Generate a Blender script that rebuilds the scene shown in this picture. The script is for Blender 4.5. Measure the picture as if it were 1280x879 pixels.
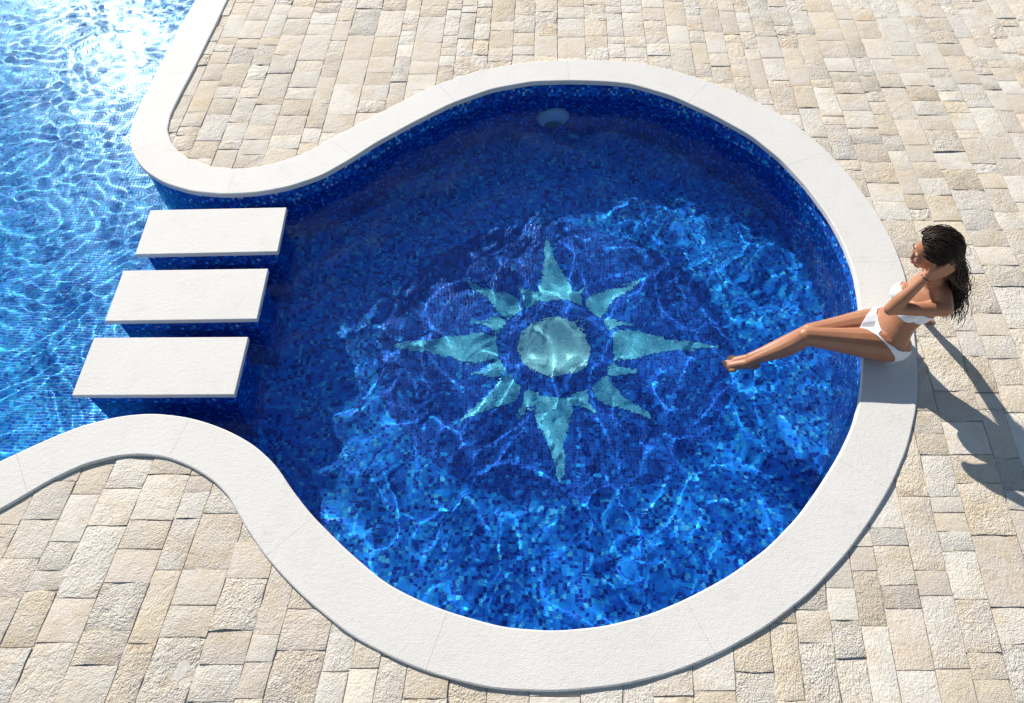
import bpy, bmesh, math, random
import numpy as np
from mathutils import Vector, Matrix, geometry

random.seed(7); rng = np.random.default_rng(7)
for o in list(bpy.data.objects): bpy.data.objects.remove(o)
S = bpy.context.scene
C = S.collection
R = math.radians

# ------------------------------------------------------------ camera, sky, sun
CAM_H, CAM_PITCH, CAM_F = 3.44, 56.113, 900 / 1280
cam = bpy.data.cameras.new('camera'); cam_o = bpy.data.objects.new('camera', cam); C.objects.link(cam_o)
cam.sensor_width = 36; cam.lens = 36 * CAM_F; cam.clip_start = .05; cam.clip_end = 500
cam_o.location = (0, 0, CAM_H); cam_o.rotation_euler = (R(90 - CAM_PITCH), 0, 0)
S.camera = cam_o

SUN_ELEV, SUN_AZ = 29.0, 120.2          # azimuth counted from +X towards +Y
sd = Vector((math.cos(R(SUN_AZ)) * math.cos(R(SUN_ELEV)), math.sin(R(SUN_AZ)) * math.cos(R(SUN_ELEV)), math.sin(R(SUN_ELEV))))
W = bpy.data.worlds.new('World'); S.world = W; W.use_nodes = True
nt = W.node_tree; bg = nt.nodes['Background']
sky = nt.nodes.new('ShaderNodeTexSky'); sky.sky_type = 'NISHITA'; sky.sun_disc = False; sky.dust_density = .2; sky.ozone_density = 1.0
sky.sun_elevation = R(SUN_ELEV); sky.sun_rotation = R(90 - SUN_AZ)
nt.links.new(sky.outputs[0], bg.inputs[0]); bg.inputs[1].default_value = .085
sun = bpy.data.lights.new('sun', 'SUN'); sun.energy = 5.0; sun.angle = R(.53); sun.color = (1, .965, .91)
sun_o = bpy.data.objects.new('sun', sun); C.objects.link(sun_o)
sun_o.rotation_euler = sd.to_track_quat('Z', 'Y').to_euler(); sun_o.location = (-4, 8, 6)
sun.cycles.is_caustics_light = True     # sunlight is refracted by the rippled water onto the pool floor
S.view_settings.view_transform = 'Standard'; S.view_settings.look = 'None'
S.view_settings.exposure = .5; S.view_settings.gamma = 1
S.cycles.use_denoising = True
S.cycles.max_bounces = 10; S.cycles.transmission_bounces = 8; S.cycles.transparent_max_bounces = 8
S.cycles.sample_clamp_indirect = 4; S.cycles.sample_clamp_direct = 0
S.cycles.blur_glossy = .3

# ------------------------------------------------------------ helpers
def link(name, me, mat=None, parent=None):
    o = bpy.data.objects.new(name, me); C.objects.link(o)
    if mat: me.materials.append(mat)
    if parent: o.parent = parent
    return o
def empty(name, loc=(0, 0, 0)):
    o = bpy.data.objects.new(name, None); C.objects.link(o); o.location = loc; o.empty_display_size = .1
    return o
def tag(o, label=None, cat=None, group=None, kind=None):
    for k, v in (('label', label), ('category', cat), ('group', group), ('kind', kind)):
        if v: o[k] = v
    return o
def pydata(name, v, f, smooth=False):
    me = bpy.data.meshes.new(name); me.from_pydata([tuple(map(float, p)) for p in v], [], [tuple(map(int, q)) for q in f]); me.update()
    if smooth: me.polygons.foreach_set('use_smooth', [True] * len(me.polygons))
    return me
def npmesh(name, V, Q, smooth=True):
    me = bpy.data.meshes.new(name); V = np.asarray(V, 'f4'); Q = np.asarray(Q, 'i4'); n = Q.shape[1]
    me.vertices.add(len(V)); me.vertices.foreach_set('co', V.ravel())
    me.loops.add(Q.size); me.loops.foreach_set('vertex_index', Q.ravel())
    me.polygons.add(len(Q)); me.polygons.foreach_set('loop_start', np.arange(0, Q.size, n, dtype='i4'))
    me.polygons.foreach_set('use_smooth', np.full(len(Q), smooth)); me.update(); me.validate()
    return me
def set_uv(me, fn):
    """uv in metres, fn(co, normal) per loop"""
    uv = me.uv_layers.new(name='UVMap')
    for p in me.polygons:
        for li in p.loop_indices:
            uv.data[li].uv = fn(me.vertices[me.loops[li].vertex_index].co, p.normal)
def receiver(o):
    o.cycles.is_caustics_receiver = True; return o

class N:
    """tiny node-tree builder"""
    def __init__(s, name):
        s.m = bpy.data.materials.new(name); s.m.use_nodes = True; s.t = s.m.node_tree; s.t.nodes.clear()
        s.out = s.t.nodes.new('ShaderNodeOutputMaterial')
    def n(s, typ, **kw):
        nd = s.t.nodes.new(typ); ins = kw.pop('ins', {})
        for k, v in kw.items(): setattr(nd, k, v)
        for k, v in ins.items(): s.set(nd.inputs[k], v)
        return nd
    def set(s, sock, v):
        if isinstance(v, bpy.types.NodeSocket): s.t.links.new(v, sock)
        else: sock.default_value = v
    def math(s, op, a, b=None, c=None, clamp=False):
        nd = s.n('ShaderNodeMath', operation=op); nd.use_clamp = clamp
        for i, v in enumerate((a, b, c)):
            if v is not None: s.set(nd.inputs[i], v)
        return nd.outputs[0]
    def vmath(s, op, a, b=None):
        nd = s.n('ShaderNodeVectorMath', operation=op); s.set(nd.inputs[0], a)
        if b is not None: s.set(nd.inputs[3] if op == 'SCALE' else nd.inputs[1], b)
        return nd.outputs[0]
    def mix(s, fac, a, b, blend='MIX'):
        nd = s.n('ShaderNodeMix', data_type='RGBA', blend_type=blend)
        s.set(nd.inputs[0], fac); s.set(nd.inputs[6], a); s.set(nd.inputs[7], b); return nd.outputs[2]
    def noise(s, vec, scale, detail=4, rough=.55, dist=0):
        nd = s.n('ShaderNodeTexNoise', ins={'Scale': scale, 'Detail': detail, 'Roughness': rough, 'Distortion': dist})
        s.set(nd.inputs['Vector'], vec); return nd.outputs[0]
    def ramp(s, fac, stops, interp='LINEAR'):
        nd = s.n('ShaderNodeValToRGB'); r = nd.color_ramp; r.interpolation = interp
        while len(r.elements) < len(stops): r.elements.new(.5)
        for e, (p, c) in zip(r.elements, stops): e.position = p; e.color = c if len(c) == 4 else (*c, 1)
        s.set(nd.inputs[0], fac); return nd.outputs[0]
    def bump(s, h, strength, dist=.01, normal=None):
        nd = s.n('ShaderNodeBump', ins={'Strength': strength, 'Distance': dist, 'Height': h})
        if normal: s.set(nd.inputs['Normal'], normal)
        return nd.outputs[0]
    def bsdf(s, **ins):
        b = s.n('ShaderNodeBsdfPrincipled')
        for k, v in ins.items(): s.set(b.inputs[k.replace('_', ' ')], v)
        s.t.links.new(b.outputs[0], s.out.inputs[0]); return b
    def pos(s): return s.n('ShaderNodeNewGeometry').outputs['Position']
    def uv(s): return s.n('ShaderNodeUVMap').outputs[0]

# ------------------------------------------------------------ materials
def m_mosaic(name, stops, tile=.022, grout=(.10, .2, .42), gw=.055, jit=.25):
    g = N(name); uv = g.vmath('SCALE', g.uv(), 1 / tile)
    cell = g.vmath('FLOOR', uv); fr = g.vmath('FRACTION', uv)
    wn = g.n('ShaderNodeTexWhiteNoise', noise_dimensions='2D'); g.set(wn.inputs['Vector'], cell)
    col = g.ramp(wn.outputs['Value'], stops, 'CONSTANT')
    w2 = g.n('ShaderNodeTexWhiteNoise', noise_dimensions='3D'); g.set(w2.inputs['Vector'], g.vmath('ADD', cell, (31.5, 7.5, 3.1)))
    br = g.math('MULTIPLY_ADD', w2.outputs['Value'], 2 * jit, 1 - jit)
    col = g.vmath('SCALE', col, br)
    sx = g.n('ShaderNodeSeparateXYZ'); g.set(sx.inputs[0], fr)
    dx = g.math('MINIMUM', sx.outputs[0], g.math('SUBTRACT', 1, sx.outputs[0]))
    dy = g.math('MINIMUM', sx.outputs[1], g.math('SUBTRACT', 1, sx.outputs[1]))
    d = g.math('MINIMUM', dx, dy)
    isg = g.math('LESS_THAN', d, gw)
    col = g.mix(isg, col, (*grout, 1))
    h = g.math('SMOOTH_MIN', d, .13, .05)
    b = g.bsdf(Base_Color=col, Roughness=g.math('MULTIPLY_ADD', isg, .5, .2), Normal=g.bump(h, .35, .012))
    b.inputs['Specular IOR Level'].default_value = .35
    return g.m
DEEP, MID, BLUE, LIGHT, PALE = (.006, .045, .34), (.008, .16, .70), (.012, .30, .90), (.035, .50, .94), (.12, .66, .94)
M = {}
M['tile_pool'] = m_mosaic('pool_mosaic', [(0, DEEP), (.20, MID), (.48, BLUE), (.84, LIGHT), (.955, PALE)], jit=.18, grout=(.03, .2, .6))
M['tile_wall'] = m_mosaic('wall_mosaic', [(0, DEEP), (.3, MID), (.62, (.014, .085, .42)), (.86, LIGHT), (.95, (.28, .46, .68))], tile=.02, grout=(.012, .03, .13))
M['tile_big'] = m_mosaic('swimming_pool_mosaic', [(0, (.006, .17, .65)), (.2, (.008, .33, .85)), (.48, (.012, .47, .92)), (.78, (.03, .62, .94)), (.94, (.12, .77, .95))], grout=(.12, .42, .7))
M['tile_field'] = m_mosaic('emblem_field_mosaic', [(0, (.006, .038, .28)), (.28, (.008, .065, .40)), (.62, (.010, .12, .54)), (.86, (.012, .22, .74)), (.97, (.03, .42, .9))], grout=(.025, .16, .55))
M['tile_sun'] = m_mosaic('emblem_sun_mosaic', tile=.011, gw=.09, stops=[(0, (.13, .56, .70)), (.4, (.20, .68, .78)), (.8, (.32, .77, .84))], grout=(.08, .36, .52), jit=.12)
M['tile_disc'] = m_mosaic('emblem_disc_mosaic', tile=.011, gw=.09, stops=[(0, (.30, .66, .68)), (.4, (.40, .74, .74)), (.8, (.50, .80, .78))], grout=(.22, .48, .48), jit=.1)

def m_coping():
    g = N('coping_stone'); p = g.pos()
    a = g.noise(p, 2.2, 5, .6); b = g.noise(p, 38, 3, .6); c = g.noise(p, 160, 2, .5)
    col = g.mix(g.math('MULTIPLY', a, 1, clamp=True), (.63, .588, .53, 1), (.73, .692, .632, 1))
    col = g.mix(g.math('GREATER_THAN', g.noise(p, 55, 2, .5), .735), col, (.50, .46, .41, 1))
    col = g.mix(g.ramp(g.noise(p, 5.5, 6, .7), [(.54, (0, 0, 0)), (.74, (.42, .42, .42))]), col, (.55, .50, .43, 1))
    h = g.math('ADD', g.math('MULTIPLY', b, .5), g.math('MULTIPLY', c, .5))
    g.bsdf(Base_Color=col, Roughness=.75, Normal=g.bump(h, .55, .006)); return g.m
M['coping'] = m_coping()

def m_stone():
    g = N('split_limestone'); p = g.pos()
    at = g.n('ShaderNodeAttribute', attribute_name='tint'); col = at.outputs['Color']; ro = at.outputs['Alpha']
    # every stone samples its own piece of the grain
    q = g.vmath('ADD', p, g.vmath('SCALE', col, 37.0))
    big = g.noise(q, 6, 6, .62, .6); mid = g.noise(q, 24, 5, .6, .8); fine = g.noise(q, 120, 3, .6)
    och = g.ramp(g.noise(q, 5.0, 5, .65, .4), [(.47, (0, 0, 0)), (.70, (.58, .58, .58))])
    c1 = g.mix(och, col, (.52, .37, .19, 1))
    c1 = g.mix(g.ramp(big, [(.35, (.0, .0, .0)), (.7, (.5, .5, .5))]), c1, (.66, .615, .55, 1))
    c1 = g.mix(g.math('MULTIPLY', g.ramp(mid, [(.55, (0, 0, 0)), (.78, (.6, .6, .6))]), ro), c1, (.42, .35, .27, 1))
    c1 = g.vmath('SCALE', c1, g.math('MULTIPLY_ADD', fine, .5, .75))
    vo = g.n('ShaderNodeTexVoronoi', feature='F1', ins={'Scale': 30.0}); g.set(vo.inputs['Vector'], g.vmath('ADD', q, g.vmath('SCALE', g.n('ShaderNodeTexNoise', ins={'Scale': 14.0}).outputs[1], .12)))
    h = g.math('ADD', g.math('MULTIPLY', mid, 1.0), g.math('MULTIPLY', vo.outputs[0], .5))
    h = g.math('ADD', h, g.math('MULTIPLY', fine, .22))
    g.bsdf(Base_Color=c1, Roughness=.9, Normal=g.bump(h, g.math('MULTIPLY_ADD', ro, .75, .30), .012)); return g.m
M['stone'] = m_stone()
def m_plain(name, c, rough=.8, nscale=60, amt=.35, bump=.3, dist=.004):
    g = N(name); p = g.pos(); n = g.noise(p, nscale, 4, .6); col = g.vmath('SCALE', c, g.math('MULTIPLY_ADD', n, 2 * amt, 1 - amt))
    g.bsdf(Base_Color=col, Roughness=rough, Normal=g.bump(n, bump, dist)); return g.m
M['mortar'] = m_plain('mortar', (.60, .55, .475), .95, 45)
M['steel'] = m_plain('white_fitting', (.72, .78, .78), .35, 20, .06, .05)
M['lens'] = m_plain('grey_lens', (.12, .2, .26), .15, 20, .1, .02)
def m_water():
    g = N('pool_water')
    p = g.pos(); sx = g.n('ShaderNodeSeparateXYZ'); g.set(sx.inputs[0], p)
    # fine wind ripples, rougher on the open swimming pool
    n = g.noise(g.vmath('MULTIPLY', p, (1, 1.25, 0)), 9, 3, .5, .6)
    k = g.n('ShaderNodeMapRange', interpolation_type='SMOOTHSTEP', ins={'From Min': -1.4, 'From Max': -2.6, 'To Min': .26, 'To Max': .02}); g.set(k.inputs['Value'], sx.outputs[0])
    b = g.n('ShaderNodeBsdfGlass', ins={'Color': (.82, .97, 1, 1), 'Roughness': 0.0, 'IOR': 1.333, 'Normal': g.bump(n, k.outputs[0], .02)})
    g.t.links.new(b.outputs[0], g.out.inputs[0]); return g.m
M['water'] = m_water()
INNER = [(-2.715,5.938),(-2.759,5.356),(-2.777,4.783),(-2.788,4.404),(-2.761,4.173),(-2.667,3.969),(-2.541,3.814),(-2.376,3.696),(-2.165,3.614),(-1.942,3.588),(-1.730,3.603),(-1.523,3.657),(-1.308,3.770),(-1.123,3.944),(-0.985,4.095),(-0.731,4.323),(-0.449,4.552),(-0.152,4.724),(0.154,4.813),(0.462,4.827),(0.739,4.813),(0.920,4.783),(1.210,4.642),(1.479,4.427),(1.729,4.182),(1.892,3.928),(2.010,3.649),(2.089,3.372),(2.124,3.140),(2.131,2.923),(2.107,2.717),(2.054,2.449),(1.995,2.212),(1.945,2.053),(1.844,1.840),(1.723,1.662),(1.575,1.482),(1.439,1.331),(1.245,1.160),(1.027,1.020),(0.823,0.920),(0.628,0.844),(0.421,0.794),(0.192,0.774),(-0.037,0.790),(-0.268,0.851),(-0.430,0.909),(-0.598,0.990),(-0.796,1.144),(-0.999,1.326),(-1.121,1.461),(-1.229,1.601),(-1.364,1.716),(-1.504,1.794),(-1.641,1.850),(-1.781,1.889),(-1.960,1.909),(-2.129,1.892),(-2.326,1.831),(-2.505,1.732),(-2.674,1.623)]
OUTER = [(-2.441,5.938),(-2.457,5.456),(-2.489,4.923),(-2.518,4.613),(-2.514,4.336),(-2.458,4.160),(-2.340,4.003),(-2.088,3.867),(-1.887,3.838),(-1.676,3.895),(-1.421,4.053),(-1.164,4.269),(-0.924,4.496),(-0.699,4.685),(-0.448,4.857),(-0.157,4.984),(0.158,5.061),(0.475,5.093),(0.759,5.088),(0.946,5.056),(1.249,4.958),(1.536,4.793),(1.809,4.613),(2.051,4.336),(2.208,4.074),(2.321,3.798),(2.386,3.535),(2.430,3.315),(2.447,3.106),(2.430,2.842),(2.299,2.198),(2.252,2.041),(2.184,1.877),(2.059,1.662),(1.960,1.504),(1.736,1.248),(1.506,1.033),(1.279,0.862),(1.072,0.743),(0.877,0.653),(0.599,0.568),(0.421,0.543),(0.315,0.532),(0.096,0.522),(-0.079,0.535),(-0.255,0.564),(-0.435,0.613),(-0.575,0.684),(-0.910,0.876),(-1.082,1.005),(-1.212,1.140),(-1.343,1.301),(-1.440,1.424),(-1.565,1.524),(-1.732,1.617),(-1.857,1.651),(-1.994,1.655),(-2.134,1.632),(-2.264,1.582),(-2.457,1.461),(-2.562,1.339)]
RND_LONG, RND_SHORT, BIG_A, BIG_B = .85,1.05,1.0,0.1

# ------------------------------------------------------------ pool outline (metres, z = 0 is the top of the coping)
Z_WATER, Z_FLOOR, Z_BIG, Z_PAVE = -.155, -.765, -.90, -.015
def closed_curve(pts, ds=.02, sigma=.05):
    p = np.array(pts + [pts[0]], float); s = np.r_[0, np.cumsum(np.hypot(*np.diff(p, axis=0).T))]
    n = int(s[-1] / ds); t = np.linspace(0, s[-1], n, endpoint=False)
    q = np.c_[np.interp(t, s, p[:, 0]), np.interp(t, s, p[:, 1])]
    k = np.exp(-.5 * (np.arange(-12, 13) * ds / sigma) ** 2); k /= k.sum()
    out = np.zeros_like(q)
    for j, w in zip(range(-12, 13), k): out += w * np.roll(q, j, axis=0)
    return out
NORTH = [(-2.45, 9.0), (-2.56, 7.5), (-2.65, 6.6)]
SOUTHWEST = [(-2.95, 1.46), (-3.3, 1.28), (-3.8, 1.1), (-4.6, .95), (-6.5, .85), (-6.5, 9.0)]
CURVE = closed_curve(NORTH + INNER + SOUTHWEST)
tan = np.roll(CURVE, -1, 0) - np.roll(CURVE, 1, 0); seg = np.hypot(*tan.T); tan /= seg[:, None]
NRM = np.c_[-tan[:, 1], tan[:, 0]]                                   # points away from the water
for _ in range(3): NRM = (np.roll(NRM, 1, 0) + NRM + np.roll(NRM, -1, 0)); NRM /= np.hypot(*NRM.T)[:, None]
NC = len(CURVE)
ARC = np.r_[0, np.cumsum(np.hypot(*np.diff(CURVE, axis=0).T))]
wid_s, wid = [], []
for q in OUTER:
    dd = np.hypot(*(CURVE - np.array(q)).T); i = int(dd.argmin()); wid_s.append(ARC[i]); wid.append(dd[i])
o_ = np.argsort(wid_s); wid_s = np.array(wid_s)[o_]; wid = np.array(wid)[o_]
WIDTH = np.interp(ARC, wid_s, wid)
WIDTH[ARC < wid_s[0] - .3] = .275; WIDTH[ARC > wid_s[-1] + .3] = .275
k_ = np.hanning(41); k_ /= k_.sum(); WIDTH = np.convolve(np.r_[WIDTH[-20:], WIDTH, WIDTH[:20]], k_, 'valid')

def nearest(P, chunk=4000):
    """signed distance to the coping's water edge (positive on the paving), nearest index"""
    P = np.asarray(P, float); D = np.empty(len(P)); I = np.empty(len(P), int)
    c2 = CURVE[::2]
    for a in range(0, len(P), chunk):
        q = P[a:a + chunk]; d = ((q[:, None, :] - c2[None]) ** 2).sum(2); i = d.argmin(1) * 2
        D[a:a + chunk] = ((q - CURVE[i]) * NRM[i]).sum(1); I[a:a + chunk] = i
        far = np.sqrt(d.min(1)); D[a:a + chunk] = np.sign(D[a:a + chunk]) * far
    return D, I
def inside(P):
    """points inside the pool outline (even-odd rule)"""
    x, y = P[:, 0], P[:, 1]; r = np.zeros(len(P), bool); c = CURVE[::3]; d = np.roll(c, -1, 0)
    for (x1, y1), (x2, y2) in zip(c, d):
        if y1 == y2: continue
        k = ((y1 > y) != (y2 > y)) & (x < (x2 - x1) * (y - y1) / (y2 - y1) + x1); r ^= k
    return r

# ------------------------------------------------------------ ground sheet with the pool cut out
hole = CURVE[::4] + NRM[::4] * .10
outer = [(-60, -60), (60, -60), (60, 60), (-60, 60)]
loops = [[Vector((x, y, 0)) for x, y in outer], [Vector((x, y, 0)) for x, y in hole]]
tris = geometry.tessellate_polygon(loops); flat = [v for l in loops for v in l]
me = pydata('ground', [(v.x, v.y, Z_PAVE - .0065) for v in flat], [t if (flat[t[1]] - flat[t[0]]).cross(flat[t[2]] - flat[t[0]]).z > 0 else t[::-1] for t in tris])
ground = tag(link('ground', me, M['mortar']), kind='structure')

# ------------------------------------------------------------ pool shell
me_v, me_f, me_uv = [], [], []
levels = [-.034, Z_WATER, -.5, Z_BIG - .02]
wc = CURVE + NRM * .028
for i in range(NC):
    for z in levels: me_v.append((*wc[i], z))
nl = len(levels)
for i in range(NC):
    j = (i + 1) % NC
    for k in range(nl - 1): me_f.append((i * nl + k, i * nl + k + 1, j * nl + k + 1, j * nl + k))
me = pydata('pool_wall', me_v, me_f, True)
uv = me.uv_layers.new(name='UVMap')
for p in me.polygons:
    i = p.index // (nl - 1)
    for li in p.loop_indices:
        vi = me.loops[li].vertex_index; c = vi // nl
        uv.data[li].uv = (ARC[c] if not (c == 0 and i == NC - 1) else ARC[-1] + .02, levels[vi % nl])
pool_wall = receiver(tag(link('pool_wall', me, M['tile_wall']), kind='structure'))
SPLIT = -2.345
def sheet(name, x0, x1, y0, y1, z, mat):
    me = pydata(name, [(x0, y0, z), (x1, y0, z), (x1, y1, z), (x0, y1, z)], [(0, 1, 2, 3)]); set_uv(me, lambda c, n: (c.x, c.y))
    return receiver(tag(link(name, me, mat), kind='structure'))
sheet('round_pool_floor', SPLIT, 2.7, .3, 5.4, Z_FLOOR, M['tile_pool'])
sheet('swimming_pool_floor', -6.9, SPLIT, .3, 9.4, Z_BIG, M['tile_big'])
me = pydata('floor_step', [(SPLIT, .3, Z_BIG - .01), (SPLIT, 9.3, Z_BIG - .01), (SPLIT, 9.3, Z_FLOOR), (SPLIT, .3, Z_FLOOR)], [(0, 3, 2, 1)]); set_uv(me, lambda c, n: (c.y, c.z))
receiver(tag(link('floor_step', me, M['tile_pool']), kind='structure'))

# ------------------------------------------------------------ water: one rippled sheet
def axis(a, b, d, lo, hi, coarse):
    return np.r_[np.arange(lo, a, coarse), np.arange(a, b, d), np.arange(b, hi, coarse)]
xs = axis(-5.0, 2.25, .0125, -6.6, 2.25, .06); ys = axis(.65, 8.0, .0125, .65, 9.1, .06)
X, Y = np.meshgrid(xs, ys, indexing='ij')
def waves(X, Y, n, l0, l1, rms_curv, seed, az=None, spread=3.2):
    r = np.random.default_rng(seed); h = np.zeros_like(X); v = 0
    for i in range(n):
        lam = l0 * (l1 / l0) ** r.random(); k = 2 * math.pi / lam
        a = (az if az is not None else 0) + (r.random() - .5) * 2 * spread; ph = r.random() * 6.283
        amp = 1 / k ** 2; v += .5
        h += amp * np.sin(k * (X * math.cos(a) + Y * math.sin(a)) + ph)
    return h * rms_curv / math.sqrt(v)
def sstep(a, b, x): t = np.clip((x - a) / (b - a), 0, 1); return t * t * (3 - 2 * t)
big = 1 - sstep(-2.6, -1.3, X)                                       # the swimming pool is choppier than the round one
wx = X + .05 * waves(X, Y, 8, .5, 1.2, 60, 11) ; wy = Y + .05 * waves(X, Y, 8, .5, 1.2, 60, 12)
HGT = (1 - .85 * big) * waves(wx, wy, 26, .25, .55, RND_LONG, 1) + (1 - .7 * big) * waves(wx, wy, 26, .11, .22, RND_SHORT, 2)
HGT += big * (waves(wx, wy, 34, .075, .15, BIG_A, 3) + waves(wx, wy, 20, .22, .6, BIG_B, 4, R(60), .8))
idx = np.arange(X.size).reshape(X.shape)
Q = np.stack([idx[:-1, :-1], idx[1:, :-1], idx[1:, 1:], idx[:-1, 1:]], -1).reshape(-1, 4)
cen = np.c_[(X[:-1, :-1] + X[1:, 1:]).ravel() / 2, (Y[:-1, :-1] + Y[1:, 1:]).ravel() / 2]
keep = inside(cen)
# the sheet is widened unseen behind the walls, under the coping, for refracted sunlight
mk = keep.reshape(X.shape[0] - 1, X.shape[1] - 1).copy()
for _ in range(70):
    e = mk.copy(); e[1:] |= mk[:-1]; e[:-1] |= mk[1:]; e[:, 1:] |= mk[:, :-1]; e[:, :-1] |= mk[:, 1:]; mk = e
Q = Q[mk.ravel()]
used, inv = np.unique(Q, return_inverse=True)
V = np.c_[X.ravel(), Y.ravel(), Z_WATER + HGT.ravel()][used]
water = tag(link('pool_water', npmesh('pool_water', V, inv.reshape(-1, 4)), M['water']), kind='structure')
water.cycles.is_caustics_caster = True

# ------------------------------------------------------------ coping of single curved stone slabs
coping = empty('pool_coping'); tag(coping, kind='structure')
prof = lambda w: [(0, -.035), (0, -.008), (.0025, -.0025), (.008, 0), (w - .008, 0), (w - .0025, -.0025), (w, -.008), (w, -.048), (.04, -.048), (.04, -.035)]
def coping_slab(i0, i1):
    v, f = [], []; ids = list(range(i0, i1 + 1)); np_ = len(prof(.3))
    for n_, i in enumerate(ids):
        c = CURVE[i % NC].copy(); nn = NRM[i % NC]
        if n_ == 0: c = c + tan[i % NC] * .0005
        if n_ == len(ids) - 1: c = c - tan[i % NC] * .0005
        for d, z in prof(WIDTH[i % NC]): v.append((c[0] + nn[0] * d, c[1] + nn[1] * d, z))
    for n_ in range(len(ids) - 1):
        for k in range(np_):
            l = (k + 1) % np_; f.append((n_ * np_ + k, n_ * np_ + l, (n_ + 1) * np_ + l, (n_ + 1) * np_ + k))
    f.append(tuple(range(np_))[::-1]); b = (len(ids) - 1) * np_; f.append(tuple(b + k for k in range(np_)))
    me = pydata('coping_slab', v, f, True); bm = bmesh.new(); bm.from_mesh(me); bmesh.ops.recalc_face_normals(bm, faces=bm.faces); bm.to_mesh(me); bm.free()
    me.set_sharp_from_angle(angle=R(14)); return link('coping_slab', me, M['coping'], coping)
JOINTS = [(2.13, 2.98), (1.70, 1.64), (-.99, 1.32), (-.30, .86), (-1.75, 1.88)]
js = sorted(int(np.hypot(*(CURVE - np.array(j)).T).argmin()) for j in JOINTS)
cuts = []
for a, b in zip(js, js[1:] + [js[0] + NC]):
    n = max(1, round((b - a) * .02 / .92)); cuts += [a + round((b - a) * t / n) for t in range(n)]
cuts.append(cuts[0] + NC)
for a, b in zip(cuts, cuts[1:]): coping_slab(a, b)

# ------------------------------------------------------------ paving of split limestone, one object per stone
def vnoise(x, y, seed):
    xi = np.floor(x).astype(np.int64); yi = np.floor(y).astype(np.int64); fx = x - xi; fy = y - yi
    def h(a, b):
        n = (a * 374761393 + b * 668265263 + seed * 982451653) & 0x7fffffff; n = ((n ^ (n >> 13)) * 1274126177) & 0x7fffffff
        return ((n ^ (n >> 16)) & 0xffff) / 65535.
    fx = fx * fx * (3 - 2 * fx); fy = fy * fy * (3 - 2 * fy)
    return (h(xi, yi) * (1 - fx) + h(xi + 1, yi) * fx) * (1 - fy) + (h(xi, yi + 1) * (1 - fx) + h(xi + 1, yi + 1) * fx) * fy
def to_world(u, v):                                                   # the rows run away from the viewer and bend slightly
    return u + .035 * v + .065 * np.minimum(v - 2.4, 0) * (1 - .0 * v), v
STONE = [(.64, .56, .46), (.67, .60, .51), (.60, .52, .42), (.66, .59, .50), (.62, .51, .37), (.70, .65, .58), (.63, .58, .52), (.65, .55, .46), (.71, .66, .58), (.57, .48, .39), (.65, .54, .40), (.68, .63, .57)]
stones = []
u = -5.2
while u < 6.2:
    rw = random.choice((.13, .155, .18, .205, .23)) * random.uniform(.95, 1.05)
    v = -1.2 - random.random() * .3
    while v < 8.4:
        L = random.choice((.095, .12, .15, .18, .22, .27, .35)) * random.uniform(.9, 1.1)
        if rw > .18 and L < .13: L += .07
        stones.append((u, v, rw, L)); v += L
    u += rw
def make_stone(k, u0, v0, rw, L):
    r = np.random.default_rng(1000 + k); g = .0022
    ins = [0, .07, .5, .93, 1]; nu = max(5, 2 + int(rw / .045)); nv = max(5, 2 + int(L / .045))
    su = np.r_[0, np.linspace(.006 / rw, 1 - .006 / rw, nu - 2), 1]; sv = np.r_[0, np.linspace(.006 / L, 1 - .006 / L, nv - 2), 1]
    U, Vv = np.meshgrid(su, sv, indexing='ij'); edge = np.zeros(U.shape, bool); edge[0] = edge[-1] = True; edge[:, 0] = edge[:, -1] = True
    rough = float(r.choice([.15, .35, .6, 1.0], p=[.25, .3, .28, .17]))
    a = u0 + g + U * (rw - 2 * g); b = v0 + g + Vv * (L - 2 * g)
    wob = (vnoise(a * 22 + 5, b * 22, k) - .5)
    a = a + np.where((U == 0) | (U == 1), wob * .007 * (.5 + rough), 0); b = b + np.where((Vv == 0) | (Vv == 1), wob * .009 * (.5 + rough), 0)
    tiltx, tilty = r.normal(0, .003, 2)
    z = Z_PAVE + r.normal(0, .0013) + (U - .5) * rw * tiltx * 2 + (Vv - .5) * L * tilty * 2
    z = z + rough * (.011 * (vnoise(a * 13, b * 13, k + 77) - .5) + .010 * (vnoise(a * 31, b * 31, k + 9) - .5)) + .002 * (vnoise(a * 6, b * 6, k) - .5)
    z = np.where(edge, z - .0005 - .0014 * rough * vnoise(a * 30, b * 30, k + 3), z)
    x, y = to_world(a, b)
    n = U.size; top = np.c_[x.ravel(), y.ravel(), z.ravel()]
    I = np.arange(n).reshape(U.shape)
    f = [(I[i, j], I[i + 1, j], I[i + 1, j + 1], I[i, j + 1]) for i in range(nu - 1) for j in range(nv - 1)]
    ring = list(I[:, 0]) + list(I[-1, 1:]) + list(I[-2::-1, -1]) + list(I[0, -2:0:-1])
    low = top[ring].copy(); low[:, 2] = Z_PAVE - .026; m = len(ring)
    f += [(ring[i], n + i, n + (i + 1) % m, ring[(i + 1) % m]) for i in range(m)]
    c = (np.array(random.choice(STONE)) * .78 + np.array((.69, .64, .57)) * .22) * r.normal(1.0, .05)
    return np.r_[top, low], f, (*np.clip(c * np.array((1.03, .995, .92)), .2, .8), rough)
built = [make_stone(k, *s) for k, s in enumerate(stones)]
allv = np.concatenate([b[0][:, :2] for b in built]); cnt = np.cumsum([0] + [len(b[0]) for b in built])
SD, SI = nearest(allv); LIM = .12
push = SD < LIM
newxy = allv.copy(); newxy[push] = CURVE[SI[push]] + NRM[SI[push]] * LIM
th = R(CAM_PITCH)
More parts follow.
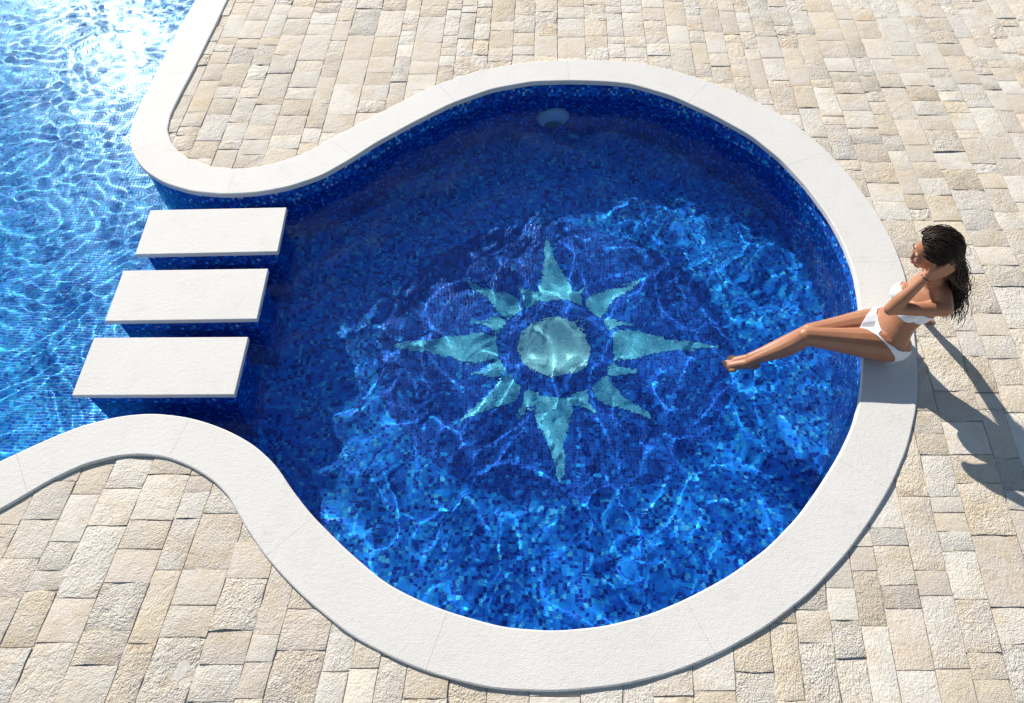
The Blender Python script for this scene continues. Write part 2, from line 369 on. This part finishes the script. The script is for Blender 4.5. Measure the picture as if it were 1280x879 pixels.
def screen(P):
    q = P - np.array([0, 0, CAM_H]); dep = q[:, 1] * math.cos(th) - q[:, 2] * math.sin(th); up = q[:, 1] * math.sin(th) + q[:, 2] * math.cos(th)
    return q[:, 0] / dep * CAM_F, up / dep * CAM_F
cand = []
for k, (v, f, tint) in enumerate(built):
    d = SD[cnt[k]:cnt[k + 1]]
    if d.max() < .20: continue
    vis = (d > .26).mean()
    v[:, :2] = newxy[cnt[k]:cnt[k + 1]]
    cx, cy = screen(v); x0, x1, y0, y1 = cx.min(), cx.max(), cy.min(), cy.max()
    infr = max(0, min(x1, .5) - max(x0, -.5)) * max(0, min(y1, .3434) - max(y0, -.3434))
    cand.append((infr * vis, k))
cand.sort(reverse=True)
paving = empty('stone_paving'); tag(paving, kind='structure')
def stone_mesh(name, v, f, tints):
    me = pydata(name, v, f, True); me.set_sharp_from_angle(angle=R(32))
    ca = me.color_attributes.new('tint', 'FLOAT_COLOR', 'POINT'); ca.data.foreach_set('color', np.asarray(tints, 'f4').ravel()); return me
rv, rf, rt = [], [], []
for rank, (area, k) in enumerate(cand):
    v, f, tint = built[k]
    if rank < 300: link('paving_stone', stone_mesh('paving_stone', v, f, [tint] * len(v)), M['stone'], paving)
    else:
        b = len(rv); rv += v.tolist(); rf += [tuple(b + i for i in q) for q in f]; rt += [tint] * len(v)
tag(link('paving_stones', stone_mesh('paving_stones', rv, rf, rt), M['stone'], paving), kind='stuff')

# ------------------------------------------------------------ stepping blocks between the two pools
def box(bm, x0, x1, y0, y1, z0, z1, bev=0):
    r = bmesh.ops.create_cube(bm, size=1)
    for v in r['verts']: v.co = Vector((x0 if v.co.x < 0 else x1, y0 if v.co.y < 0 else y1, z0 if v.co.z < 0 else z1))
    if bev: bmesh.ops.bevel(bm, geom=list({e for v in r['verts'] for e in v.link_edges}), offset=bev, segments=2, affect='EDGES', profile=.5)
def stepping_block(cx, cy, rz, label):
    e = empty('stepping_block', (cx, cy, Z_FLOOR)); e.rotation_euler.z = rz; tag(e, label, 'stepping stone', 'stepping blocks between the two pools')
    bm = bmesh.new(); box(bm, -.449, .449, -.195, .195, -Z_FLOOR - .034, -Z_FLOOR, .004); me = bpy.data.meshes.new('slab'); bm.to_mesh(me); bm.free()
    link('slab', me, M['coping'], e)
    bm = bmesh.new(); box(bm, -.405, .405, -.16, .16, -.33, -Z_FLOOR - .035); me = bpy.data.meshes.new('plinth'); bm.to_mesh(me); bm.free()
    set_uv(me, lambda c, n: (c.y, c.z) if abs(n.x) > .5 else (c.x, c.z))
    receiver(link('plinth', me, M['tile_wall'], e))
stepping_block(-1.943, 3.258, .028, 'white stepping slab on blue tiled block beside the upper coping tip')
stepping_block(-1.967, 2.731, .018, 'middle white stepping slab between two others on blue tiled blocks')
stepping_block(-1.987, 2.216, .006, 'white stepping slab on blue tiled block next to the lower coping curve')

# ------------------------------------------------------------ sun emblem set in the pool floor
ec = (.285, 2.735); emblem = empty('sun_emblem', (*ec, Z_FLOOR)); tag(emblem, 'turquoise mosaic sun with sixteen rays in a dark blue disc on the pool floor', 'mosaic')
TILE = .011
def in_poly(px, py, pts):
    r = np.zeros(px.shape, bool)
    for (x1, y1), (x2, y2) in zip(pts, pts[1:] + pts[:1]):
        if y1 != y2: r ^= ((y1 > py) != (y2 > py)) & (px < (x2 - x1) * (py - y1) / (y2 - y1) + x1)
    return r
def piece(name, pts, z, mat):
    """a figure laid from whole square tiles on the floor's own grid, so its outline steps from tile to tile"""
    P = np.array(pts); lo = np.floor((P.min(0) + ec) / TILE).astype(int); hi = np.ceil((P.max(0) + ec) / TILE).astype(int)
    gx, gy = np.meshgrid(np.arange(lo[0], hi[0]), np.arange(lo[1], hi[1]), indexing='ij')
    m = in_poly((gx + .5) * TILE - ec[0], (gy + .5) * TILE - ec[1], [tuple(p) for p in P]); gx, gy = gx[m], gy[m]
    W_ = hi[1] - lo[1] + 2; key = lambda a, b: a * 100000 + b
    cor = np.stack([key(gx, gy), key(gx + 1, gy), key(gx + 1, gy + 1), key(gx, gy + 1)], 1); us, iv = np.unique(cor, return_inverse=True)
    kx = np.round(us / 100000).astype(int); ky = us - kx * 100000
    me = npmesh(name, np.c_[kx * TILE - ec[0], ky * TILE - ec[1], np.full(len(us), z)], iv.reshape(-1, 4), False)
    uv = me.uv_layers.new(name='UVMap'); li = np.empty(len(me.loops), 'i4'); me.loops.foreach_get('vertex_index', li)
    uv.data.foreach_set('uv', np.c_[kx[li] * TILE + 1e-5, ky[li] * TILE + 1e-5].astype('f4').ravel())
    return receiver(link(name, me, mat, emblem))
circ = lambda r, n=96, ry=None: [(r * math.cos(2 * math.pi * i / n), (ry or r) * math.sin(2 * math.pi * i / n)) for i in range(n)]
piece('field', circ(1.19, ry=1.1), .003, M['tile_field'])
piece('centre_disc', circ(.25, 48, .235), .006, M['tile_disc'])
for i in range(16):
    a = 2 * math.pi * i / 16; kind_ = 0 if i % 4 == 0 else (1 if i % 4 == 2 else 2)
    r1, hw = ((1.1, .118), (.86, .086), (.60, .052))[kind_]
    if i in (4, 12): r1 = 1.01
    r0 = .385; left = []
    for t in np.linspace(0, 1, 14):
        w_ = hw * (1 - t) ** .85 * (.80 + .55 * math.sin(math.pi * min(1, t * 1.35)) * (1 - t) + .12 * math.sin(t * 9)) if t < 1 else 0
        left.append((r0 + (r1 - r0) * t, w_))
    sw = lambda x: (.030 if i % 2 == 0 else .022) * (1 if i % 4 else .5) * math.sin((x - r0) / (r1 - r0) * 5.2) * (1 if i % 8 < 4 else -1)
    pts = [(x, sw(x) - w_) for x, w_ in left[:-1]] + [(r1, sw(r1))] + [(x, sw(x) + w_) for x, w_ in left[-2::-1]]
    ca, sa = math.cos(a), math.sin(a)
    piece('ray', [(x * ca - y * sa, (x * sa + y * ca) * .98) for x, y in pts], (.0045, .006, .0075)[kind_], M['tile_sun'])

# ------------------------------------------------------------ underwater lamp fitting on the far wall
i = int(np.hypot(*(CURVE - np.array((.34, 4.83))).T).argmin()); lp = wc[i]
lamp = empty('pool_lamp', (lp[0], lp[1], -.50)); lamp.rotation_euler = (R(90), 0, math.atan2(-NRM[i][1], -NRM[i][0]) + math.pi / 2); tag(lamp, 'round pale lamp fitting under water on the shaded pool wall', 'lamp')
def lathe(name, prof, mat, parent, n=40):
    v = [(r * math.cos(2 * math.pi * i / n), r * math.sin(2 * math.pi * i / n), z) for r, z in prof for i in range(n)]
    f = [(k * n + i, k * n + (i + 1) % n, (k + 1) * n + (i + 1) % n, (k + 1) * n + i) for k in range(len(prof) - 1) for i in range(n)]
    f.append(tuple((len(prof) - 1) * n + i for i in range(n)))
    return receiver(link(name, pydata(name, v, f, True), mat, parent))
lathe('flange', [(.125, -.005), (.125, .02), (.112, .040), (.080, .050), (.040, .055), (.004, .056)], M['steel'], lamp)
lens = lathe('lens', [(.066, .005), (.066, .050), (.055, .060), (.025, .064), (.004, .065)], M['lens'], lamp); lens.location = (0, -.048, 0)

# ------------------------------------------------------------ woman seated on the coping, feet in the water
person = empty('person', (2.12, 2.37, 0)); tag(person, 'woman in white bikini with long dark hair sitting on the pool edge', 'person')
PO = Vector((2.12, 2.37, 0))
def V3(*a): return np.array(a, float)
class Solid:
    def __init__(s): s.v = []; s.f = []
    def rings(s, rings, cap=True):
        b = len(s.v); n = len(rings[0])
        for r in rings: s.v += [tuple(p) for p in r]
        for k in range(len(rings) - 1):
            for i in range(n): s.f.append((b + k * n + i, b + k * n + (i + 1) % n, b + (k + 1) * n + (i + 1) % n, b + (k + 1) * n + i))
        if cap: s.f.append(tuple(b + i for i in range(n))[::-1]); s.f.append(tuple(b + (len(rings) - 1) * n + i for i in range(n)))
    def limb(s, pts, n=14, sub=5):
        """tapered tube with round ends: pts = [(x,y,z,r), ...]"""
        P = np.array(pts, float)
        t = np.arange(len(P)); tt = np.linspace(0, len(P) - 1, (len(P) - 1) * sub + 1)
        if len(P) > 2:                                               # Catmull-Rom through the joints
            Q = np.vstack([2 * P[0] - P[1], P, 2 * P[-1] - P[-2]]); D = []
            for u in tt:
                i = min(int(u), len(P) - 2); w = u - i; a, b_, c, d = Q[i:i + 4]
                D.append(.5 * (2 * b_ + (c - a) * w + (2 * a - 5 * b_ + 4 * c - d) * w * w + (3 * b_ - a - 3 * c + d) * w ** 3))
            D = np.array(D)
        else: D = np.stack([np.interp(tt, t, P[:, k]) for k in range(4)], 1)
        d0 = D[0, :3] - D[1, :3]; d0 /= np.linalg.norm(d0); d1 = D[-1, :3] - D[-2, :3]; d1 /= np.linalg.norm(d1)
        full = []
        for a in (1.45, 1.1, .7, .35): full.append((*(D[0, :3] + d0 * D[0, 3] * math.sin(a)), D[0, 3] * math.cos(a)))
        full += [tuple(q) for q in D]
        for a in (.35, .7, 1.1, 1.45): full.append((*(D[-1, :3] + d1 * D[-1, 3] * math.sin(a)), D[-1, 3] * math.cos(a)))
        full = np.array(full); rings = []; up = V3(.13, .27, .95)
        for i in range(len(full)):
            t_ = full[min(i + 1, len(full) - 1), :3] - full[max(i - 1, 0), :3]; t_ /= np.linalg.norm(t_)
            a = np.cross(t_, up); a /= np.linalg.norm(a); b_ = np.cross(t_, a); up = -b_ if np.dot(up, -b_) > 0 else b_
            rings.append([full[i, :3] + full[i, 3] * (math.cos(2 * math.pi * k / n) * a + math.sin(2 * math.pi * k / n) * b_) for k in range(n)])
        s.rings(rings)
    def ell(s, c, ax, n=18):
        """ellipsoid, ax = three half-axis vectors"""
        c = V3(*c); ax = [V3(*a) for a in ax]; rings = []
        for i in range(1, n):
            a = math.pi * i / n
            rings.append([c + ax[2] * math.cos(a) + math.sin(a) * (ax[0] * math.cos(2 * math.pi * k / (2 * n)) + ax[1] * math.sin(2 * math.pi * k / (2 * n))) for k in range(2 * n)])
        s.rings(rings)
    def loft(s, secs, n=28):
        """secs = (centre, lateral half-axis vector, depth half-axis vector)"""
        s.rings([[V3(*c) + V3(*l) * math.cos(2 * math.pi * k / n) + V3(*d) * math.sin(2 * math.pi * k / n) for k in range(n)] for c, l, d in secs])
    def remesh(s, name, voxel, smooth=4, fac=.5):
        me = pydata(name + '_raw', s.v, s.f); bm = bmesh.new(); bm.from_mesh(me); bmesh.ops.recalc_face_normals(bm, faces=bm.faces); bm.to_mesh(me); bm.free()
        o = bpy.data.objects.new(name + '_raw', me); C.objects.link(o)
        m = o.modifiers.new('r', 'REMESH'); m.mode = 'VOXEL'; m.voxel_size = voxel; m.use_smooth_shade = True
        m = o.modifiers.new('s', 'SMOOTH'); m.factor = fac; m.iterations = smooth
        dg = bpy.context.evaluated_depsgraph_get(); out = bpy.data.meshes.new_from_object(o.evaluated_get(dg)); out.name = name
        bpy.data.objects.remove(o); bpy.data.meshes.remove(me); return out

# joints (metres, world)
hipL, hipR = V3(2.125, 2.285, .092), V3(2.11, 2.445, .092)
kneL, kneR = V3(1.640, 2.310, .152), V3(1.705, 2.392, .075)
ankL, ankR = V3(1.392, 2.300, -.095), V3(1.415, 2.352, -.125)
shoL, shoR = V3(2.232, 2.262, .475), V3(2.262, 2.535, .465)
elbL, wriL = V3(1.978, 2.280, .442), V3(2.096, 2.340, .636)
elbR, wriR = V3(2.385, 2.585, .225), V3(2.455, 2.535, .0)
neck, skull = V3(2.215, 2.395, .505), V3(2.142, 2.458, .685)
B = Solid()
lat = V3(.05, 1, 0) / np.hypot(.05, 1)
def sec(x, y, z, hw, hd, tilt=0): return ((x, y, z), lat * hw, V3(hd * math.cos(tilt), -.05 * hd, hd * math.sin(tilt)))
B.loft([sec(2.125, 2.365, .012, .10, .075), sec(2.125, 2.365, .035, .145, .105), sec(2.128, 2.365, .08, .163, .112), sec(2.132, 2.366, .135, .155, .102), sec(2.142, 2.369, .19, .128, .085),
        sec(2.155, 2.373, .25, .108, .073), sec(2.172, 2.378, .31, .112, .077), sec(2.19, 2.384, .37, .126, .087), sec(2.207, 2.39, .43, .134, .086), sec(2.225, 2.394, .475, .122, .072), sec(2.232, 2.397, .505, .085, .052), sec(2.225, 2.40, .53, .05, .045)])
# buttocks, bust, shoulder girdle
for s_ in (-1, 1):
    c = V3(2.165, 2.365, .085) + lat * .075 * s_; B.ell(c, (V3(.085, 0, 0), V3(0, .085, 0), V3(0, 0, .083)))
    c = V3(2.118, 2.380, .375) + lat * .066 * s_; B.ell(c, (V3(.056, 0, 0), V3(0, .058, 0), V3(.012, 0, .054)))
B.limb([(*(neck + V3(.02, 0, .0)), .045), (*(shoL * .55 + neck * .45 + V3(.012, 0, .012)), .042), (*shoL, .047)])
B.limb([(*(neck + V3(.02, 0, .0)), .045), (*(shoR * .55 + neck * .45 + V3(.012, 0, .012)), .042), (*shoR, .047)])
B.limb([(*neck, .050), (*((neck + skull) / 2 + V3(.015, -.005, -.02)), .043), (*(skull + V3(.012, 0, -.03)), .046)])
# legs and feet
for h, k, a, toe, out in ((hipL, kneL, ankL, V3(1.252, 2.312, -.150), -1), (hipR, kneR, ankR, V3(1.270, 2.356, -.175), 1)):
    m = (h + k) / 2
    B.limb([(*h, .093), (*(h * .7 + k * .3 + V3(0, 0, .002)), .086), (*(h * .35 + k * .65 + V3(0, 0, .002)), .067), (*k, .053)])
    dn = V3(.03, 0, -.012)
    B.limb([(*k, .051), (*(k * .72 + a * .28 + dn * .6), .055), (*(k * .45 + a * .55 + dn * .5), .047), (*(k * .15 + a * .85), .031), (*a, .0295)])
    B.ell(k + V3(-.022, 0, .018), (V3(.026, 0, 0), V3(0, .028, 0), V3(0, 0, .026)))
    ax = toe - a; ln = np.linalg.norm(ax); ax = ax / ln; side = np.cross(ax, V3(0, 0, 1)); side /= np.linalg.norm(side); upv = np.cross(side, ax)
    heel = a - ax * .03 - upv * .042
    B.limb([(*heel, .026), (*(a - upv * .018 + ax * .012), .031), (*(a + ax * ln * .42 - upv * .016), .029), (*(a + ax * ln * .72 - upv * .019), .026)])
    for q in range(5):
        w_ = (q - 2) * .0165 * out; l_ = (.0, -.004, -.01, -.018, -.028)[q] if out > 0 else (.0, -.004, -.01, -.018, -.028)[q]
        st = a + ax * ln * .62 - upv * .02 + side * w_ * .9; en = a + ax * (ln + l_) - upv * .022 + side * w_
        r_ = .0115 if q == 0 else .0088
        B.limb([(*st, .014), (*((st + en) / 2 + upv * .003), r_ + .002), (*en, r_)], 10)
# arms
B.limb([(*shoL, .045), (*(shoL * .6 + elbL * .4 + V3(0, 0, -.004)), .038), (*(shoL * .2 + elbL * .8), .033), (*elbL, .032)])
B.limb([(*elbL, .034), (*(elbL * .72 + wriL * .28), .0365), (*(elbL * .35 + wriL * .65), .028), (*wriL, .0225)])
B.limb([(*shoR, .047), (*(shoR * .6 + elbR * .4), .041), (*(shoR * .2 + elbR * .8), .034), (*elbR, .033)])
B.limb([(*elbR, .033), (*(elbR * .7 + wriR * .3), .035), (*(elbR * .3 + wriR * .7), .026), (*wriR, .022)])
def hand(w, d, nrm, side, curl, spread=.0):
    """palm along d from wrist w; nrm = back of the hand; side = towards the index finger"""
    d, nrm, side = (V3(*q) / np.linalg.norm(q) for q in (d, nrm, side)); side = side - d * np.dot(side, d); side /= np.linalg.norm(side); nrm = np.cross(d, side) * np.sign(np.dot(np.cross(d, side), nrm))
    for k in range(4):
        o_ = (k - 1.5) * .0175; B.limb([(*(w + d * .008 + side * -o_ * .6), .0155), (*(w + d * .05 - side * o_ * .95), .0145), (*(w + d * .08 - side * o_ * 1.05), .0115)], 10)
    for k in range(4):
        o_ = (k - 1.5) * .0185; L = (.068, .076, .070, .055)[k]; p = w + d * .082 - side * o_; a = curl[k] * .55; pts = [(*p, .0098)]
        for j, fr_ in enumerate((.45, .32, .23)):
            dv = d * math.cos(a) - nrm * math.sin(a) - side * (k - 1.5) * spread; p = p + dv * L * fr_; pts.append((*p, (.0092, .0084, .0072)[j])); a += curl[k] * .7
        B.limb(pts, 10, 4)
    p = w + d * .018 + side * .02; pts = [(*p, .0135)]
    for dv, l, r_ in ((d * .6 + side * .75 - nrm * .25, .034, .0115), (d * .85 + side * .35 - nrm * .35, .028, .0098), (d * .95 + side * .05 - nrm * .4, .022, .0082)):
        p = p + dv / np.linalg.norm(dv) * l; pts.append((*p, r_))
    B.limb(pts, 10, 4)
hand(wriL, (.74, -.06, .66), (-.2, -1, .35), (-.55, .15, .75), (.45, .5, .55, .65), .09)
hand(wriR + V3(.01, 0, -.012), (.75, .35, -.28), (.25, 0, 1), (-.35, .9, 0), (.12, .1, .12, .15), .12)
# head: f = where she looks
f = V3(-.91, .20, -.30); f /= np.linalg.norm(f); l = np.cross(V3(0, 0, 1), f); l /= np.linalg.norm(l); u_ = np.cross(f, l)   # l = her left... towards -y
if l[1] > 0: l = -l
B.ell(skull + u_ * .018 - f * .012, (f * .094, l * .073, u_ * .088))
B.ell(skull - u_ * .022 + f * .022, (f * .066, l * .060, u_ * .078))
B.ell(skull - u_ * .078 + f * .058, (f * .026, l * .028, u_ * .022))                       # chin
B.limb([(*(skull - u_ * .066 + f * .05), .024), (*(skull - u_ * .055 - f * .0 + l * .04), .02), (*(skull - u_ * .03 - f * .018 + l * .052), .018)], 10)   # jaw
B.limb([(*(skull - u_ * .066 + f * .05), .024), (*(skull - u_ * .055 - f * .0 - l * .04), .02), (*(skull - u_ * .03 - f * .018 - l * .052), .018)], 10)
B.limb([(*(skull + u_ * .006 + f * .083), .0085), (*(skull - u_ * .018 + f * .091), .0088), (*(skull - u_ * .031 + f * .096), .0098)], 10)           # nose
for s_ in (-1, 1):
    B.ell(skull - u_ * .034 + f * .092 + l * .011 * s_, (f * .010, l * .008, u_ * .007))
    B.ell(skull - u_ * .024 + f * .068 + l * .034 * s_, (f * .022, l * .02, u_ * .02))       # cheek
    B.ell(skull + u_ * .016 + f * .080 + l * .027 * s_, (f * .010, l * .022, u_ * .007))     # brow
    B.ell(skull - u_ * .012 - f * .008 + l * .072 * s_, (f * .016, l * .008, u_ * .028))     # ear
B.ell(skull - u_ * .053 + f * .084, (f * .013, l * .02, u_ * .0055)); B.ell(skull - u_ * .062 + f * .082, (f * .013, l * .018, u_ * .006))             # lips
body_me = B.remesh('body', .0046, 3, .5)

def m_skin():
    g = N('tanned_skin'); p = g.pos(); n = g.noise(p, 14, 4, .6); q = g.noise(p, 220, 2, .5)
    col = g.mix(n, (.30, .122, .060, 1), (.43, .195, .10, 1))
    b = g.bsdf(Base_Color=col, Roughness=.46, Normal=g.bump(q, .08, .002)); b.inputs['Subsurface Weight'].default_value = .12
    b.inputs['Subsurface Radius'].default_value = (.9, .35, .2); b.inputs['Subsurface Scale'].default_value = .008
    b.inputs['Specular IOR Level'].default_value = .45; return g.m
M['skin'] = m_skin()
def m_fabric():
    g = N('white_ribbed_fabric'); p = g.pos(); n = g.noise(p, 30, 4, .6)
    col = g.mix(n, (.74, .74, .76, 1), (.84, .84, .84, 1)); wv = g.n('ShaderNodeTexWave', ins={'Scale': 90.0, 'Distortion': 1.0}); g.set(wv.inputs['Vector'], p)
    g.bsdf(Base_Color=col, Roughness=.85, Normal=g.bump(wv.outputs[1], .12, .002)); return g.m
M['fabric'] = m_fabric()
def m_hair():
    g = N('dark_brown_hair'); p = g.pos(); n = g.noise(p, 60, 3, .6)
    col = g.mix(n, (.010, .006, .004, 1), (.040, .021, .012, 1)); b = g.bsdf(Base_Color=col, Roughness=.5); b.inputs['Specular IOR Level'].default_value = .22; return g.m
M['hair'] = m_hair()
M['lips'] = m_plain('lips', (.36, .10, .085), .35, 80, .1, .02); M['eye'] = m_plain('eye_white', (.7, .68, .65), .2, 80, .03, 0); M['iris'] = m_plain('iris', (.03, .016, .01), .15, 80, .1, 0)

def to_local(me):
    n = len(me.vertices); co = np.empty(n * 3, 'f4'); me.vertices.foreach_get('co', co); co = co.reshape(-1, 3) - np.array(PO, 'f4'); me.vertices.foreach_set('co', co.ravel()); me.update(); return me
world_bm = bmesh.new(); world_bm.from_mesh(body_me)
def cloth(name, planes, reject, thick=.0035):
    """clothing cut from the body surface: planes = (point, normal), kept where dot < 0"""
    bm = world_bm.copy()
    for pnt, nrm in planes:
        bmesh.ops.bisect_plane(bm, geom=bm.verts[:] + bm.edges[:] + bm.faces[:], plane_co=Vector(pnt), plane_no=Vector(nrm), clear_outer=True)
    if reject:
        bmesh.ops.delete(bm, geom=[fc for fc in bm.faces if reject(np.array(fc.calc_center_median()))], context='FACES')
    bm.normal_update()
    me = bpy.data.meshes.new(name); bm.to_mesh(me); bm.free()
    me.polygons.foreach_set('use_smooth', [True] * len(me.polygons))
    o = bpy.data.objects.new(name + '_raw', me); C.objects.link(o)
    m = o.modifiers.new('t', 'SOLIDIFY'); m.thickness = thick; m.offset = 1; m.use_rim = True
    dg = bpy.context.evaluated_depsgraph_get(); out = bpy.data.meshes.new_from_object(o.evaluated_get(dg)); out.name = name
    bpy.data.objects.remove(o); return link(name, to_local(out), M['fabric'], person)
def seg_d(p, a, b):
    t = np.clip(np.dot(p - a, b - a) / np.dot(b - a, b - a), 0, 1); return np.linalg.norm(p - a - t * (b - a))
axis_ = V3(.27, .05, 1) / np.linalg.norm((.27, .05, 1))
arm_near = lambda p: p[0] > 2.315 or seg_d(p, shoL, elbL) < .046 or seg_d(p, shoR, elbR) < .065 or seg_d(p, elbL, wriL) < .05
cloth('bikini_top', [((2.16, 2.37, .400), axis_), ((2.16, 2.37, .330), -axis_)], arm_near)
def plane3(a, b, c, inside_pt):
    a, b, c = V3(*a), V3(*b), V3(*c); n = np.cross(b - a, c - a); n /= np.linalg.norm(n)
    return (a, -n if np.dot(V3(*inside_pt) - a, n) > 0 else n)
ins = (2.17, 2.366, .10)
cloth('bikini_bottom', [((2.04, 2.366, .188), (.40, 0, 1)), ((1.995, 2.347, .10), (-.72, -.62, -.30)), ((1.992, 2.386, .10), (-.72, .62, -.30))], lambda p: p[0] > 2.32)
world_bm.free()
body = receiver(link('body', to_local(body_me), M['skin'], person))

def small(name, c, ax, mat, n=10):
    s_ = Solid(); s_.ell(V3(*c) - np.array(PO), ax, n); return link(name, pydata(name, s_.v, s_.f, True), M[mat], person)
for s_ in (-1, 1):
    e = small('eye', skull - u_ * .001 + f * .0765 + l * .029 * s_, (f * .010, l * .0125, u_ * .0062), 'eye')
    ir = small('iris', skull - u_ * .001 + f * .0805 + l * .029 * s_, (f * .0075, l * .0052, u_ * .0052), 'iris'); ir.parent = e
    small('eyebrow', skull + u_ * .0175 + f * .0865 + l * .029 * s_, (f * .005, l * .020, u_ * .0032), 'hair')
small('lips', skull - u_ * .0575 + f * .0875, (f * .0112, l * .0195, u_ * .0085), 'lips')
s_ = Solid(); wd = (wriL - elbL) / np.linalg.norm(wriL - elbL); a_ = np.cross(wd, V3(0, 1, .3)); a_ /= np.linalg.norm(a_); b_ = np.cross(wd, a_)
rg = [[wriL - wd * .012 - np.array(PO) + (.0255 + .0022 * math.cos(q)) * (math.cos(t) * a_ + math.sin(t) * b_) + wd * .0022 * math.sin(q) for q in np.linspace(0, 2 * math.pi, 6, endpoint=False)] for t in np.linspace(0, 2 * math.pi, 25)]
s_.rings(rg, False); link('bracelet', pydata('bracelet', s_.v, s_.f, True), M['iris'], person)

# hair: a loose mass over skull and back, covered with single wavy locks
HM = Solid()
HM.ell(skull + u_ * .034 - f * .024, (f * .103, l * .090, u_ * .098))
HM.ell(skull - u_ * .03 - f * .055, (f * .066, l * .088, u_ * .095))
HM.limb([(2.225, 2.46, .65, .084), (2.285, 2.435, .55, .076), (2.325, 2.41, .46, .062), (2.345, 2.395, .39, .036)], 16)
HM.limb([(2.205, 2.41, .65, .066), (2.275, 2.375, .55, .064), (2.315, 2.35, .46, .048), (2.345, 2.345, .40, .03)], 16)
hm = HM.remesh('hair', .007, 6, .6)
hb = bmesh.new(); hb.from_mesh(hm)
# clear the face: nothing in front of the hairline
bmesh.ops.bisect_plane(hb, geom=hb.verts[:] + hb.edges[:] + hb.faces[:], plane_co=Vector(skull + f * .034 + u_ * .045), plane_no=Vector(f * .80 - u_ * .60), clear_outer=True)
hb.to_mesh(hm); hb.free()
HS = Solid(); hr = np.random.default_rng(5)
for k in range(950):
    az = hr.uniform(0, 2 * math.pi); el = hr.uniform(.05, 1.25)
    dirv = math.sin(el) * (math.cos(az) * f + math.sin(az) * l) + math.cos(el) * u_
    if np.dot(dirv, f) > .66: continue
    c0 = skull + u_ * .02 - f * .012
    p0 = c0 + .108 * dirv * np.array([1, 1, 1]); 
    sidew = np.dot(dirv, l); backw = -np.dot(dirv, f)
    p1 = c0 + l * (.086 * np.sign(sidew) * min(1, abs(sidew) * 1.3) + hr.normal(0, .008)) - f * (.055 + .05 * hr.random()) - u_ * (.01 + .03 * hr.random())
    p1 += (p1 - c0) / np.linalg.norm(p1 - c0) * .004
    endc = V3(2.345, 2.385, .375) + (1.45 if k % 4 == 0 else 1) * V3(hr.normal(.004, .022), .050 * hr.normal(0, .8), abs(hr.normal(0, .06)) - .045)
    p3 = endc; p2 = p1 * .55 + p3 * .45 + V3(.035 + .02 * hr.random(), sidew * -.02, .015)
    base = np.array([p0, p1, p2, p3]); tt = np.linspace(0, 1, 22); pts = []
    loose = k % 4 == 0; rad_ = hr.random() * (1.9 if loose else 1); ph = hr.uniform(0, 6.28); amp = hr.uniform(.006, .018); fr_ = hr.uniform(4, 8)
    for t in tt:
        a = (1 - t) ** 3 * base[0] + 3 * t * (1 - t) ** 2 * base[1] + 3 * t * t * (1 - t) * base[2] + t ** 3 * base[3]
        w_ = amp * (1.5 if loose else 1) * min(1, t * 2); a = a + V3(math.sin(t * fr_ * 3 + ph), math.cos(t * fr_ * 3 + ph), 0) * w_
        dv = a - c0; ds_ = np.linalg.norm(dv)
        lim = .100 + .014 * rad_
        if ds_ < lim: a = c0 + dv / ds_ * lim
        pts.append((*a, (.0031 * (1 - .6 * t) + .0005) * (.55 if loose else 1)))
    HS.limb(pts, 6, 1)
hv = np.empty(len(hm.vertices) * 3, 'f4'); hm.vertices.foreach_get('co', hv); hv = hv.reshape(-1, 3).tolist(); hf = [tuple(p.vertices) for p in hm.polygons]; nb = len(hv)
hme = pydata('hair', hv + HS.v, hf + [tuple(i + nb for i in q) for q in HS.f], True)
link('hair', to_local(hme), M['hair'], person)
